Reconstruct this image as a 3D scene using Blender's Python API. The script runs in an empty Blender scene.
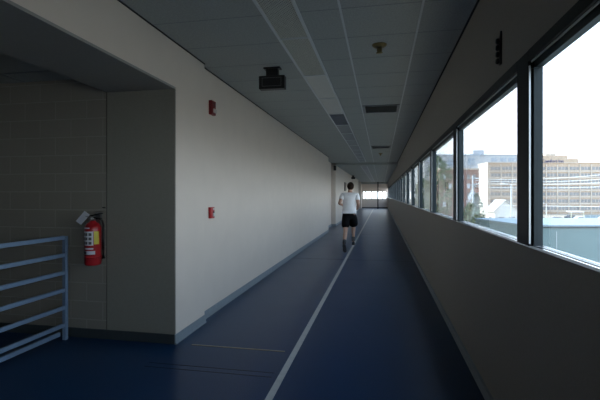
import bpy, bmesh, math, random
from mathutils import Vector, Matrix

# ------------------------------------------------------------------ camera, sky, sun, exposure
scene = bpy.context.scene
COL = scene.collection
EYE = 1.46
YAW = math.atan(81 / 415)
cam_d = bpy.data.cameras.new('camera')
cam_d.sensor_width = 36.0
cam_d.lens = 36.0 * 415 / 600
cam_d.shift_y = -5 / 600
cam_d.clip_end = 2000
cam = bpy.data.objects.new('camera', cam_d)
COL.objects.link(cam)
cam.location = (0, 0, EYE)
cam.rotation_euler = (math.pi / 2, 0, YAW)
scene.camera = cam

world = bpy.data.worlds.new('sky')
scene.world = world
world.use_nodes = True
wn = world.node_tree.nodes
wl = world.node_tree.links
wn.clear()
w_out = wn.new('ShaderNodeOutputWorld')
w_bg = wn.new('ShaderNodeBackground')
w_tc = wn.new('ShaderNodeTexCoord')
w_sep = wn.new('ShaderNodeSeparateXYZ')
w_rmp = wn.new('ShaderNodeValToRGB')
w_rmp.color_ramp.elements[0].position = 0.0
w_rmp.color_ramp.elements[0].color = (0.90, 0.93, 1.0, 1)
w_rmp.color_ramp.elements[1].position = 0.9
w_rmp.color_ramp.elements[1].color = (0.42, 0.63, 1.0, 1)
wl.new(w_tc.outputs['Generated'], w_sep.inputs[0])
wl.new(w_sep.outputs['Z'], w_rmp.inputs[0])
wl.new(w_rmp.outputs[0], w_bg.inputs['Color'])
w_bg.inputs['Strength'].default_value = 2.6
wl.new(w_bg.outputs[0], w_out.inputs[0])

sun_d = bpy.data.lights.new('sun', 'SUN')
sun_d.energy = 7.0
sun_d.angle = math.radians(1.0)
sun_d.color = (1.0, 0.95, 0.86)
sun = bpy.data.objects.new('sun', sun_d)
COL.objects.link(sun)
# light travels towards +X, a little -Y, and down: the sun stands left of the corridor, ahead
sun.rotation_euler = Vector((0.80, -0.22, -0.42)).to_track_quat('-Z', 'Y').to_euler()
sun.location = (-20, 10, 30)

vs = scene.view_settings
vs.view_transform = 'Standard'
vs.look = 'None'
vs.exposure = 0.75
vs.gamma = 1.0
vs.use_curve_mapping = False
scene.cycles.max_bounces = 10
scene.cycles.diffuse_bounces = 6
scene.cycles.transparent_max_bounces = 24
scene.cycles.use_denoising = True

R = math.radians
random.seed(5)

# ------------------------------------------------------------------ materials
def new_mat(name):
    m = bpy.data.materials.new(name)
    m.use_nodes = True
    nt = m.node_tree
    return m, nt, nt.nodes['Principled BSDF']

def mat(name, col, rough=0.6, metal=0.0, noise=0.0, scale=20.0, bump=0.0, spec=0.5):
    """principled with a little procedural mottling in colour and relief"""
    m, nt, b = new_mat(name)
    b.inputs['Roughness'].default_value = rough
    b.inputs['Metallic'].default_value = metal
    b.inputs['Specular IOR Level'].default_value = spec
    tc = nt.nodes.new('ShaderNodeTexCoord')
    nz = nt.nodes.new('ShaderNodeTexNoise')
    nz.inputs['Scale'].default_value = scale
    nz.inputs['Detail'].default_value = 4
    nt.links.new(tc.outputs['Object'], nz.inputs['Vector'])
    rp = nt.nodes.new('ShaderNodeValToRGB')
    lo = [c * (1 - noise) for c in col]
    hi = [min(1, c * (1 + noise)) for c in col]
    rp.color_ramp.elements[0].position = 0.3
    rp.color_ramp.elements[0].color = (*lo, 1)
    rp.color_ramp.elements[1].position = 0.7
    rp.color_ramp.elements[1].color = (*hi, 1)
    nt.links.new(nz.outputs['Fac'], rp.inputs[0])
    nt.links.new(rp.outputs[0], b.inputs['Base Color'])
    if bump:
        bp = nt.nodes.new('ShaderNodeBump')
        bp.inputs['Strength'].default_value = bump
        bp.inputs['Distance'].default_value = 0.01
        nt.links.new(nz.outputs['Fac'], bp.inputs['Height'])
        nt.links.new(bp.outputs[0], b.inputs['Normal'])
    return m

def block_mat(name, col, mortar, bw, bh):
    """painted concrete block: shallow joints, laid in the XZ plane"""
    m, nt, b = new_mat(name)
    tc = nt.nodes.new('ShaderNodeTexCoord')
    mp = nt.nodes.new('ShaderNodeMapping')
    mp.inputs['Rotation'].default_value = (math.pi / 2, 0, 0)
    br = nt.nodes.new('ShaderNodeTexBrick')
    br.inputs['Scale'].default_value = 1.0
    br.inputs['Brick Width'].default_value = bw
    br.inputs['Row Height'].default_value = bh
    br.inputs['Mortar Size'].default_value = 0.006
    br.inputs['Mortar Smooth'].default_value = 0.3
    br.inputs['Color1'].default_value = (*col, 1)
    br.inputs['Color2'].default_value = (*[c * 0.96 for c in col], 1)
    br.inputs['Mortar'].default_value = (*mortar, 1)
    nt.links.new(tc.outputs['Object'], mp.inputs[0])
    nt.links.new(mp.outputs[0], br.inputs['Vector'])
    nt.links.new(br.outputs['Color'], b.inputs['Base Color'])
    bp = nt.nodes.new('ShaderNodeBump')
    bp.inputs['Strength'].default_value = 0.5
    bp.inputs['Distance'].default_value = 0.006
    bp.invert = True
    nt.links.new(br.outputs['Fac'], bp.inputs['Height'])
    nt.links.new(bp.outputs[0], b.inputs['Normal'])
    b.inputs['Roughness'].default_value = 0.6
    return m

def floor_mat():
    m, nt, b = new_mat('blue_rubber_floor')
    tc = nt.nodes.new('ShaderNodeTexCoord')
    n1 = nt.nodes.new('ShaderNodeTexNoise'); n1.inputs['Scale'].default_value = 140; n1.inputs['Detail'].default_value = 3
    n2 = nt.nodes.new('ShaderNodeTexNoise'); n2.inputs['Scale'].default_value = 1.3; n2.inputs['Detail'].default_value = 5
    for n in (n1, n2):
        nt.links.new(tc.outputs['Object'], n.inputs['Vector'])
    rp = nt.nodes.new('ShaderNodeValToRGB')
    rp.color_ramp.elements[0].position = 0.35; rp.color_ramp.elements[0].color = (0.005, 0.024, 0.066, 1)
    rp.color_ramp.elements[1].position = 0.70; rp.color_ramp.elements[1].color = (0.012, 0.048, 0.118, 1)
    nt.links.new(n1.outputs['Fac'], rp.inputs[0])
    nt.links.new(rp.outputs[0], b.inputs['Base Color'])
    mr = nt.nodes.new('ShaderNodeMapRange')
    mr.inputs['To Min'].default_value = 0.29; mr.inputs['To Max'].default_value = 0.33
    nt.links.new(n2.outputs['Fac'], mr.inputs['Value'])
    nt.links.new(mr.outputs[0], b.inputs['Roughness'])
    bp = nt.nodes.new('ShaderNodeBump'); bp.inputs['Strength'].default_value = 0.05; bp.inputs['Distance'].default_value = 0.001
    nt.links.new(n1.outputs['Fac'], bp.inputs['Height'])
    nt.links.new(bp.outputs[0], b.inputs['Normal'])
    b.inputs['Specular IOR Level'].default_value = 0.17
    return m

def glass_mat(name, tint, refl=1.0):
    m, nt, b = new_mat(name)
    nt.nodes.remove(b)
    out = nt.nodes['Material Output']
    tr = nt.nodes.new('ShaderNodeBsdfTransparent'); tr.inputs[0].default_value = (*tint, 1)
    gl = nt.nodes.new('ShaderNodeBsdfGlossy'); gl.inputs['Roughness'].default_value = 0.02
    ge = nt.nodes.new('ShaderNodeNewGeometry')
    dt = nt.nodes.new('ShaderNodeVectorMath'); dt.operation = 'DOT_PRODUCT'
    nt.links.new(ge.outputs['Normal'], dt.inputs[0]); nt.links.new(ge.outputs['Incoming'], dt.inputs[1])
    def mth(op, x, y=None):
        q = nt.nodes.new('ShaderNodeMath'); q.operation = op
        for i_, v_ in enumerate((x, y)):
            if v_ is None:
                continue
            if isinstance(v_, (int, float)):
                q.inputs[i_].default_value = v_
            else:
                nt.links.new(v_, q.inputs[i_])
        return q.outputs[0]
    c_ = mth('ABSOLUTE', dt.outputs['Value'])
    p5 = mth('POWER', mth('SUBTRACT', 1.0, c_), 5.0)
    fac = mth('MULTIPLY', mth('ADD', mth('MULTIPLY', p5, 0.96), 0.04), refl)
    mx = nt.nodes.new('ShaderNodeMixShader')
    nt.links.new(fac, mx.inputs[0])
    nt.links.new(tr.outputs[0], mx.inputs[1])
    nt.links.new(gl.outputs[0], mx.inputs[2])
    nt.links.new(mx.outputs[0], out.inputs[0])
    return m

M = {}
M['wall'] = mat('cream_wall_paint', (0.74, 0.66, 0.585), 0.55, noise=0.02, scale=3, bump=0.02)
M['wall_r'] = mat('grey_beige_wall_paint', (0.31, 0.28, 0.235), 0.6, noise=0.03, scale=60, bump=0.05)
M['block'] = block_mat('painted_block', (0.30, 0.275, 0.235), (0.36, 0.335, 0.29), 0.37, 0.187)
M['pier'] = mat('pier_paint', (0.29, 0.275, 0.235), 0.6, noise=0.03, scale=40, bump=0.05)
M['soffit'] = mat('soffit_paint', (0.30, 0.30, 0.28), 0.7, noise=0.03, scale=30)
M['floor'] = floor_mat()
M['line'] = mat('grey_white_floor_tape', (0.45, 0.45, 0.43), 0.5, noise=0.06, scale=15)
M['seam'] = mat('dark_floor_seam', (0.012, 0.016, 0.03), 0.6)
M['strip'] = mat('brass_joint_strip', (0.30, 0.27, 0.20), 0.35, metal=0.8, noise=0.1)
M['tile'] = mat('acoustic_tile', (0.38, 0.405, 0.385), 0.9, noise=0.10, scale=70, bump=0.25)
M['tbar'] = mat('ceiling_grid_metal', (0.58, 0.62, 0.62), 0.5, noise=0.02)
M['gap'] = mat('black_shadow_trim', (0.01, 0.01, 0.01), 0.7)
M['base'] = mat('grey_blue_rubber_base', (0.24, 0.28, 0.31), 0.45, noise=0.05)
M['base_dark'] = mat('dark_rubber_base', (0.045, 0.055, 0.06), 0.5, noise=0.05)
M['rail'] = mat('blue_grey_rail_paint', (0.20, 0.29, 0.42), 0.35, noise=0.04)
M['bronze'] = mat('dark_bronze_frame', (0.010, 0.015, 0.018), 0.5, noise=0.1, spec=0.2)
M['jamb'] = mat('slate_teal_frame', (0.016, 0.028, 0.034), 0.4, spec=0.3, noise=0.05)
M['alu'] = mat('pale_aluminium', (0.80, 0.84, 0.88), 0.16, metal=1.0, noise=0.02)
M['bead'] = mat('dull_aluminium_bead', (0.50, 0.53, 0.55), 0.3, metal=0.8)
M['white'] = mat('white_trim_paint', (0.80, 0.80, 0.78), 0.22, spec=0.8)
M['glass'] = glass_mat('window_glass', (0.90, 0.95, 0.95))
M['red'] = mat('glossy_red_enamel', (0.42, 0.015, 0.02), 0.3, noise=0.05)
M['redplastic'] = mat('red_alarm_plastic', (0.20, 0.012, 0.016), 0.5, noise=0.05)
M['black'] = mat('black_plastic', (0.012, 0.012, 0.013), 0.45)
M['blackm'] = mat('black_metal', (0.02, 0.02, 0.022), 0.35, metal=0.5)
M['steel'] = mat('grey_steel', (0.35, 0.35, 0.35), 0.3, metal=0.9)
M['paper'] = mat('white_paper', (0.75, 0.76, 0.80), 0.7)
M['yellow'] = mat('yellow_sticker', (0.62, 0.52, 0.05), 0.5)
M['ink'] = mat('grey_print', (0.12, 0.12, 0.13), 0.6)
M['lens'] = mat('clear_lens', (0.70, 0.62, 0.60), 0.15)
M['fix'] = mat('fixture_trim', (0.62, 0.66, 0.66), 0.4)
M['louver'] = mat('dull_silver_louver', (0.66, 0.67, 0.60), 0.4, noise=0.05)
M['plenum'] = mat('fixture_interior', (0.02, 0.02, 0.018), 0.6)
M['diff'] = mat('grey_prismatic_diffuser', (0.50, 0.52, 0.47), 0.3, noise=0.08, scale=90)
M['diff_dark'] = mat('dark_filter_panel', (0.10, 0.12, 0.15), 0.5, noise=0.1)
M['diff_grey'] = mat('grey_filter_panel', (0.22, 0.245, 0.25), 0.4, noise=0.08, scale=90)
M['tan'] = mat('tarnished_brass', (0.22, 0.17, 0.06), 0.45, metal=0.3)
M['vent'] = mat('grey_vent_paint', (0.24, 0.26, 0.26), 0.5)
M['wood'] = mat('brown_door_veneer', (0.16, 0.11, 0.07), 0.5, noise=0.2, scale=6)

# ------------------------------------------------------------------ helpers
class MB:
    """collects shapes in one bmesh; build() links ONE mesh object"""
    def __init__(s):
        s.bm = bmesh.new()
        s.mats = []
    def slot(s, m):
        if m not in s.mats:
            s.mats.append(m)
        return s.mats.index(m)
    def _fin(s, verts, m, smooth=False):
        i = s.slot(m)
        fs = set(f for v in verts for f in v.link_faces)
        for f in fs:
            f.material_index = i
            f.smooth = smooth
    def box(s, a, b, m, rot=None, piv=None, bevel=0.0):
        a, b = Vector(a), Vector(b)
        r = bmesh.ops.create_cube(s.bm, size=1.0)
        vs_ = r['verts']
        d = b - a
        for v in vs_:
            v.co = Vector((v.co.x * d.x, v.co.y * d.y, v.co.z * d.z)) + (a + b) / 2
        if bevel:
            es = list(set(e for v in vs_ for e in v.link_edges))
            rb = bmesh.ops.bevel(s.bm, geom=es, offset=bevel, segments=2, affect='EDGES', profile=0.5)
            vs_ = list(set(v for f in rb['faces'] for v in f.verts) | set(v for v in vs_ if v.is_valid))
        if rot is not None:
            p = Vector(piv) if piv is not None else (a + b) / 2
            for v in vs_:
                v.co = rot @ (v.co - p) + p
        s._fin(vs_, m)
        return s
    def tube(s, p, q, r, m, r2=None, seg=12):
        p, q = Vector(p), Vector(q)
        d = q - p
        rot = d.to_track_quat('Z', 'Y').to_matrix().to_4x4()
        res = bmesh.ops.create_cone(s.bm, cap_ends=True, segments=seg, radius1=r, radius2=r if r2 is None else r2,
                                    depth=d.length, matrix=Matrix.Translation((p + q) / 2) @ rot)
        s._fin(res['verts'], m, True)
        for f in set(f for v in res['verts'] for f in v.link_faces):
            if len(f.verts) > 4:
                f.smooth = False
        return s
    def path(s, pts, r, m, seg=8):
        """one continuous tube along a list of points"""
        pts = [Vector(p) for p in pts]
        rings = []
        up = Vector((0, 0, 1))
        for i, p in enumerate(pts):
            t = (pts[min(i + 1, len(pts) - 1)] - pts[max(i - 1, 0)]).normalized()
            a = t.cross(up)
            if a.length < 1e-3:
                a = t.cross(Vector((1, 0, 0)))
            a.normalize()
            b = a.cross(t)
            rr = r[i] if isinstance(r, (list, tuple)) else r
            rings.append([s.bm.verts.new(p + rr * (math.cos(2 * math.pi * k / seg) * a + math.sin(2 * math.pi * k / seg) * b)) for k in range(seg)])
        for i in range(len(rings) - 1):
            for k in range(seg):
                s.bm.faces.new((rings[i][k], rings[i][(k + 1) % seg], rings[i + 1][(k + 1) % seg], rings[i + 1][k]))
        s.bm.faces.new(rings[0][::-1]); s.bm.faces.new(rings[-1])
        s._fin([v for rg in rings for v in rg], m, True)
        return s
    def lathe(s, prof, c, m, seg=20, axis='Z'):
        c = Vector(c)
        rings = []
        for (r, h) in prof:
            ring = []
            for k in range(seg):
                a = 2 * math.pi * k / seg
                o = Vector((r * math.cos(a), r * math.sin(a), h))
                if axis == 'X':
                    o = Vector((h, r * math.cos(a), r * math.sin(a)))
                if axis == 'Y':
                    o = Vector((r * math.sin(a), h, r * math.cos(a)))
                ring.append(s.bm.verts.new(c + o))
            rings.append(ring)
        for i in range(len(rings) - 1):
            for k in range(seg):
                s.bm.faces.new((rings[i][k], rings[i][(k + 1) % seg], rings[i + 1][(k + 1) % seg], rings[i + 1][k]))
        s.bm.faces.new(rings[0][::-1]); s.bm.faces.new(rings[-1])
        s._fin([v for rg in rings for v in rg], m, True)
        return s
    def ball(s, c, rad, m, sub=2, jitter=0.0):
        r = bmesh.ops.create_icosphere(s.bm, subdivisions=sub, radius=1.0)
        for v in r['verts']:
            k = 1 + random.uniform(-jitter, jitter)
            v.co = Vector((v.co.x * rad[0] * k, v.co.y * rad[1] * k, v.co.z * rad[2] * k)) + Vector(c)
        s._fin(r['verts'], m, True)
        return s
    def poly(s, pts, th, m):
        """prism: polygon pts extruded by vector th"""
        th = Vector(th)
        a = [s.bm.verts.new(Vector(p)) for p in pts]
        b = [s.bm.verts.new(Vector(p) + th) for p in pts]
        n = len(a)
        s.bm.faces.new(a[::-1]); s.bm.faces.new(b)
        for k in range(n):
            s.bm.faces.new((a[k], a[(k + 1) % n], b[(k + 1) % n], b[k]))
        s._fin(a + b, m)
        return s
    def build(s, name, parent=None, origin=None, **props):
        bmesh.ops.recalc_face_normals(s.bm, faces=s.bm.faces[:])
        if origin is not None:
            bmesh.ops.translate(s.bm, verts=s.bm.verts[:], vec=-Vector(origin))
        me = bpy.data.meshes.new(name)
        s.bm.to_mesh(me)
        s.bm.free()
        for m in s.mats:
            me.materials.append(m)
        o = bpy.data.objects.new(name, me)
        COL.objects.link(o)
        if origin is not None:
            o.location = origin
        if parent is not None:
            o.parent = parent
        for k, v in props.items():
            o[k] = v
        return o

def thing(name, label, cat, loc=(0, 0, 0), rotz=0.0, group=None):
    o = bpy.data.objects.new(name, None)
    COL.objects.link(o)
    o.empty_display_size = 0.1
    o.location = loc
    o.rotation_euler = (0, 0, rotz)
    o['label'] = label
    o['category'] = cat
    if group:
        o['group'] = group
    return o

def tag(o, label, cat, group=None):
    o['label'] = label
    o['category'] = cat
    if group:
        o['group'] = group
    return o

def struct(o):
    o['kind'] = 'structure'
    return o

def copy_thing(src, loc, label, group=None):
    r = src.copy(); COL.objects.link(r)
    r.location = loc
    r['label'] = label
    if group:
        r['group'] = group
    for ch in src.children:
        c = ch.copy(); COL.objects.link(c); c.parent = r
        for g in ch.children:
            d = g.copy(); COL.objects.link(d); d.parent = c
    return r

ORD = ['first', 'second', 'third', 'fourth', 'fifth', 'sixth', 'seventh', 'eighth', 'ninth', 'tenth', 'eleventh', 'twelfth',
       'thirteenth', 'fourteenth', 'fifteenth', 'sixteenth', 'seventeenth', 'eighteenth', 'nineteenth', 'twentieth',
       'twenty-first', 'twenty-second', 'twenty-third', 'twenty-fourth', 'twenty-fifth', 'twenty-sixth', 'twenty-seventh',
       'twenty-eighth', 'twenty-ninth', 'thirtieth', 'thirty-first', 'thirty-second', 'thirty-third', 'thirty-fourth']

# ------------------------------------------------------------------ the corridor shell
XL, XP, XR = -2.04, -1.981, 0.74         # left wall, left pier, right wall
YB, YE = -6.0, 47.0                      # back and far end
HC, HF, YF = 2.96, 2.86, 19.45           # ceiling, lower far ceiling, where it drops
YC, XI = 3.756, -2.727                   # recess wall plane, inner edge of the beam
OUT = -3.6

# floor with its painted lane line and seams
fl = MB()
fl.box((-6.5, YB, -0.30), (0.84, YE + 0.3, 0.0), M['floor'])
fl.box((-0.813, YB, -0.001), (-0.760, 44.0, 0.0025), M['line'])
for y in (3.30, 3.22, 9.4, 15.5):
    fl.box((XP, y - 0.004, -0.001), (-0.86 if y < 4 else XR, y + 0.004, 0.0015), M['seam'])
floor = struct(fl.build('floor'))
js = MB()
js.box((-1.81, 3.757, 0.0005), (-0.88, 3.777, 0.004), M['strip'])
js.build('joint_strip', floor)

# left wall: pier, long wall, alcove, far run, beam above the recess, near run
wlb = MB()
wlb.box((XI, YC + 0.02, 0), (XP, 4.449, HC), M['wall'])
wlb.box((OUT, 4.449, 0), (XL, 16.35, HC), M['wall'])
wlb.box((OUT, 16.35, 0), (-2.30, YF, HC), M['wall'])
wlb.box((OUT, YF, 0), (-2.09, 30.8, HC), M['wall'])
wlb.box((OUT, 30.8, 0), (-2.06, 38.9, HC), M['wall'])
wlb.box((OUT - 0.2, 38.9, 0), (OUT, 44.8, HC), M['wall'])
wlb.box((OUT, 44.8, 0), (-2.10, YE, HC), M['wall'])
wlb.box((-2.71, -1.0, 2.52), (XP, YC + 0.02, HC), M['wall'])
wlb.box((XI, YB, 0), (XP, -1.0, HC), M['wall'])
struct(wlb.build('wall_left'))
sf = MB()
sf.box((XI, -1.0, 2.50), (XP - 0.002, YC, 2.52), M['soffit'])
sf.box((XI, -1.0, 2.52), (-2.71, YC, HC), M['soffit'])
struct(sf.build('trim_1'))

# block wall of the recess, the recess ceiling and its other walls
wr = MB()
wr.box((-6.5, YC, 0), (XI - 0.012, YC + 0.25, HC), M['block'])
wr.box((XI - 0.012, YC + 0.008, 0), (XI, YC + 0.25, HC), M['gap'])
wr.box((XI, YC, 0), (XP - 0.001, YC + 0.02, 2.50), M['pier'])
struct(wr.build('wall_recess'))
wr = MB()
wr.box((-6.7, YB, -0.3), (-6.5, YC + 0.25, HC + 0.1), M['block'])
wr.box((-6.5, -1.2, 0), (XI, -1.0, HC), M['block'])
struct(wr.build('wall_stair'))
cr = MB()
cr.box((-6.5, -1.0, 2.655), (XI, YC, 2.70), M['tile'])
for k in range(7):
    y = YC - 0.3 - 0.62 * k
    cr.box((-6.5, y - 0.012, 2.649), (XI, y + 0.012, 2.656), M['vent'])
for k in range(6):
    x = XI - 0.35 - 0.62 * k
    cr.box((x - 0.012, -1.0, 2.649), (x + 0.012, YC, 2.656), M['vent'])
struct(cr.build('ceiling_recess'))

# back wall (behind the camera)
wb = MB()
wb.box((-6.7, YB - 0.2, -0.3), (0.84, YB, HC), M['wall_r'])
struct(wb.build('wall_back'))

# right wall: below the sill and above the head
wrt = MB()
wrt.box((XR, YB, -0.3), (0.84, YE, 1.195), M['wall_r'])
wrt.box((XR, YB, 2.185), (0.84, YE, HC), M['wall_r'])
struct(wrt.build('wall_right'))

# ceiling: slab, hung tiles in a metal grid, lower far part, header before the far wall
cl = MB()
cl.box((-6.7, YB - 0.2, HC), (0.84, YE + 0.3, HC + 0.35), M['tile'])
TX, TY = 0.646, 0.626
for k in range(-3, 2):
    x = 0.323 + TX * k
    if k in (-1, 0):
        cl.box((x - 0.009, YB, HC - 0.004), (x + 0.009, YF, HC + 0.001), M['tbar'])
n = 0
y = 3.34 - TY * 14
while y < YF:
    cl.box((XL, y - 0.005, HC - 0.0015), (-0.97, y + 0.005, HC + 0.001), M['vent'])
    cl.box((-0.65, y - 0.005, HC - 0.0015), (XR, y + 0.005, HC + 0.001), M['vent'])
    y += TY
cl.box((OUT, YF, HF), (XR, 45.2, HC), M['tile'])
cl.box((OUT, 45.2, 2.69), (XR, YE, HC), M['tile'])
for k in (-1, 0):
    x = 0.323 + TX * k
    if abs(x + 0.969) > 0.01:
        cl.box((x - 0.009, YF, HF - 0.004), (x + 0.009, 45.2, HF + 0.001), M['tbar'])
y = YF + 0.3
while y < 45:
    cl.box((-2.09, y - 0.006, HF - 0.002), (-0.97, y + 0.006, HF + 0.001), M['vent'])
    cl.box((-0.65, y - 0.006, HF - 0.002), (XR, y + 0.006, HF + 0.001), M['vent'])
    y += TY
struct(cl.build('ceiling'))
tr = MB()
tr.box((XR - 0.012, YB, HC - 0.014), (XR, YF, HC), M['gap'])
struct(tr.build('trim_2'))
tr = MB()
tr.box((XP, YB, HC - 0.010), (XP + 0.010, 4.449, HC), M['gap'])
tr.box((XL, 4.449, HC - 0.010), (XL + 0.010, 16.35, HC), M['gap'])
struct(tr.build('trim_3'))

# baseboards
bb = MB()
for (x, y0, y1) in ((XP, YC - 0.012, 4.449 + 0.012), (XL, 4.449, 16.35), (-2.09, YF - 0.012, 30.8), (-2.06, 30.8 - 0.01, 38.9)):
    bb.box((x, y0, 0), (x + 0.012, y1, 0.092), M['base'])
    bb.box((x + 0.012, y0, 0), (x + 0.020, y1, 0.012), M['base'])
bb.box((-2.30, 16.35, 0), (-2.288, YF - 0.012, 0.092), M['base'])
bb.box((-2.30, YF - 0.012, 0), (-2.09, YF, 0.092), M['base'])
struct(bb.build('baseboard_left'))
bb = MB()
bb.box((-6.5, YC - 0.012, 0), (XP, YC, 0.095), M['base_dark'])
struct(bb.build('baseboard_recess'))
bb = MB()
bb.box((XR - 0.014, YB, 0), (XR, YE, 0.095), M['base'])
bb.box((XR - 0.020, YB, 0.088), (XR, YE, 0.096), M['base'])
struct(bb.build('baseboard_right'))

# white nosing along the sill
tr = MB()
tr.box((XR - 0.003, YB, 1.194), (XR + 0.006, YE - 1.5, 1.2065), M['alu'])
struct(tr.build('trim_4'))

# far wall with its window band
fw = MB()
fw.box((OUT, YE, 0), (0.84, YE + 0.25, 1.02), M['wall'])
fw.box((OUT, YE, 1.86), (0.84, YE + 0.25, HC), M['wall'])
fw.box((OUT, YE, 1.02), (-1.98, YE + 0.25, 1.86), M['wall'])
fw.box((0.55, YE, 1.02), (0.84, YE + 0.25, 1.86), M['wall'])
struct(fw.build('wall_far'))
bb = MB()
bb.box((-2.10, YE - 0.015, 0), (XR, YE, 0.10), M['base_dark'])
struct(bb.build('baseboard_far'))

# ------------------------------------------------------------------ windows along the right wall
PW, PITCH, P0 = 0.175, 2.04, 2.275       # post width, pitch, near edge of the first post in view
wno = 0
for k in range(-4, 22):
    ya, yb = P0 + PITCH * (k - 1) + PW, P0 + PITCH * k     # pane between two posts
    wno += 1
    w = bpy.data.objects.new('window_%d' % wno, None); COL.objects.link(w)
    w.location = (0.80, ya, 1.2); w['kind'] = 'structure'
    def wb_(mb, name):
        o = mb.build(name, w, origin=(0.80, ya, 1.2))
        o.location = (0, 0, 0)
        return o
    p = MB()                                               # post at the far side of the pane
    p.box((0.728, yb, 1.203), (0.798, yb + PW, 2.19), M['bronze'], bevel=0.003)
    p.box((0.730, yb - 0.010, 1.215), (0.737, yb - 0.0005, 2.11), M['bead'])
    wb_(p, 'mullion')
    h = MB()                                               # head and side frames
    h.box((0.728, ya, 2.135), (0.798, yb, 2.19), M['bronze'])
    h.box((0.742, ya, 2.128), (0.748, yb, 2.135), M['fix'])
    h.box((0.757, ya, 2.098), (0.791, yb, 2.134), M['jamb'])
    h.box((0.750, yb - 0.016, 1.2045), (0.791, yb - 0.0005, 2.098), M['jamb'])
    h.box((0.750, ya + 0.0005, 1.2045), (0.791, ya + 0.016, 2.098), M['jamb'])
    wb_(h, 'frame')
    s = MB()                                               # stepped sill rail
    s.box((0.746, ya, 1.188), (0.83, yb, 1.1955), M['bronze'])
    s.box((0.756, ya, 1.1955), (0.763, yb, 1.200), M['alu'])
    s.box((0.7635, ya, 1.1955), (0.776, yb, 1.2005), M['bronze'])
    s.box((0.777, ya, 1.1955), (0.784, yb, 1.202), M['bead'])
    s.box((0.7865, ya, 1.1955), (0.794, yb, 1.203), M['bronze'])
    s.box((0.795, ya, 1.1955), (0.812, yb, 1.202), M['bead'])
    wb_(s, 'sill')
    g = MB()
    g.box((0.780, ya + 0.012, 1.203), (0.786, yb - 0.012, 2.102), M['glass'])
    wb_(g, 'glass')
# far windows
for (x0, x1) in ((-1.98, -1.74), (-1.68, -1.08), (-1.02, -0.42), (-0.34, 0.12), (0.18, 0.55)):
    wno += 1
    w = bpy.data.objects.new('window_%d' % wno, None); COL.objects.link(w)
    w.location = (x0, YE + 0.1, 1.02); w['kind'] = 'structure'
    f = MB()
    f.box((x1, YE + 0.04, 1.02), (x1 + 0.08, YE + 0.16, 1.86), M['bronze'])
    f.box((x0, YE + 0.04, 1.02), (x1, YE + 0.16, 1.05), M['bronze'])
    f.box((x0, YE + 0.04, 1.83), (x1, YE + 0.16, 1.86), M['bronze'])
    o = f.build('frame', w, origin=w.location); o.location = (0, 0, 0)
    g = MB()
    g.box((x0, YE + 0.095, 1.045), (x1, YE + 0.101, 1.835), M['glass'])
    o = g.build('glass', w, origin=w.location); o.location = (0, 0, 0)

# ------------------------------------------------------------------ railing in the recess
rl = thing('guard_railing', 'blue-grey metal guard railing with six horizontal bars in the dark recess', 'railing', (-3.13, 3.68, 0))
XRL = -3.13
def local(o, t):
    o.location = Vector((0, 0, 0))
for y in (3.66, 1.6, -0.6):
    p = MB()
    p.box((XRL - 0.019, y - 0.019, 0), (XRL + 0.019, y + 0.019, 1.045), M['rail'], bevel=0.003)
    local(p.build('post', rl, origin=rl.location), rl)
for i in range(6):
    z = 1.032 - i * 0.176
    p = MB()
    p.box((XRL - 0.014, -0.58, z - 0.019), (XRL + 0.014, 3.641, z + 0.019), M['rail'], bevel=0.003)
    local(p.build('rail', rl, origin=rl.location), rl)
p = MB()
p.box((XRL - 0.045, -0.58, 0.045), (XRL - 0.022, 3.62, 0.085), M['rail'])
local(p.build('toe_board', rl, origin=rl.location), rl)

# ------------------------------------------------------------------ fire extinguisher on the block wall
ex = thing('fire_extinguisher', 'red fire extinguisher with white inspection tag hanging on the block wall', 'fire extinguisher', (-2.81, YC - 0.102, 0.765))
ex.scale = (1.2, 1.2, 0.98)
def exb(mb, name, parent=ex, **kw):
    return mb.build(name, parent, **kw)
b = MB()
b.lathe([(0.0, 0.0), (0.050, 0.0), (0.060, 0.006), (0.064, 0.02), (0.064, 0.37), (0.060, 0.395), (0.046, 0.42), (0.026, 0.436), (0.020, 0.45), (0.0, 0.45)],
        (0, 0, 0), M['red'], seg=28)
tank = exb(b, 'tank')
def wrap(name, a0, a1, z0, z1, m, rad=0.0650, parent=tank, n_=10):
    """thin sticker that follows the tank; angle 0 faces the corridor (-Y)"""
    mb = MB()
    rows = []
    for k in range(n_ + 1):
        a = R(a0 + (a1 - a0) * k / n_)
        for rr in (rad, rad - 0.0008):
            rows.append([mb.bm.verts.new((rr * math.sin(a), -rr * math.cos(a), z)) for z in (z0, z1)])
    for k in range(n_):
        o0, i0, o1, i1 = rows[2 * k], rows[2 * k + 1], rows[2 * k + 2], rows[2 * k + 3]
        mb.bm.faces.new((o0[0], o1[0], o1[1], o0[1]))
        mb.bm.faces.new((i0[0], i0[1], i1[1], i1[0]))
    mb._fin([v for r_ in rows for v in r_], m, True)
    return mb.build(name, parent)
wrap('instruction_label', -58, 40, 0.205, 0.345, M['paper'])['label'] = 'white instruction label with printed pictograms'
for r_ in range(3):
    for c_ in range(3):
        a = -50 + c_ * 29
        wrap('printed_panel', a, a + 20, 0.215 + r_ * 0.043, 0.243 + r_ * 0.043, M['ink'], rad=0.0657, n_=4)
wrap('yellow_label', 44, 82, 0.215, 0.345, M['yellow'], n_=6)['label'] = 'yellow rating sticker'
wrap('small_label', -42, 52, 0.115, 0.150, M['paper'])['label'] = 'small white strip label'
wrap('printed_panel', -38, -10, 0.118, 0.147, M['ink'], rad=0.0657, n_=4)
wrap('brand_patch', -30, 40, 0.165, 0.180, M['paper'], n_=6)
wrap('tank_label', -35, 15, 0.372, 0.384, M['paper'], rad=0.0648, n_=6)
b = MB()
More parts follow.
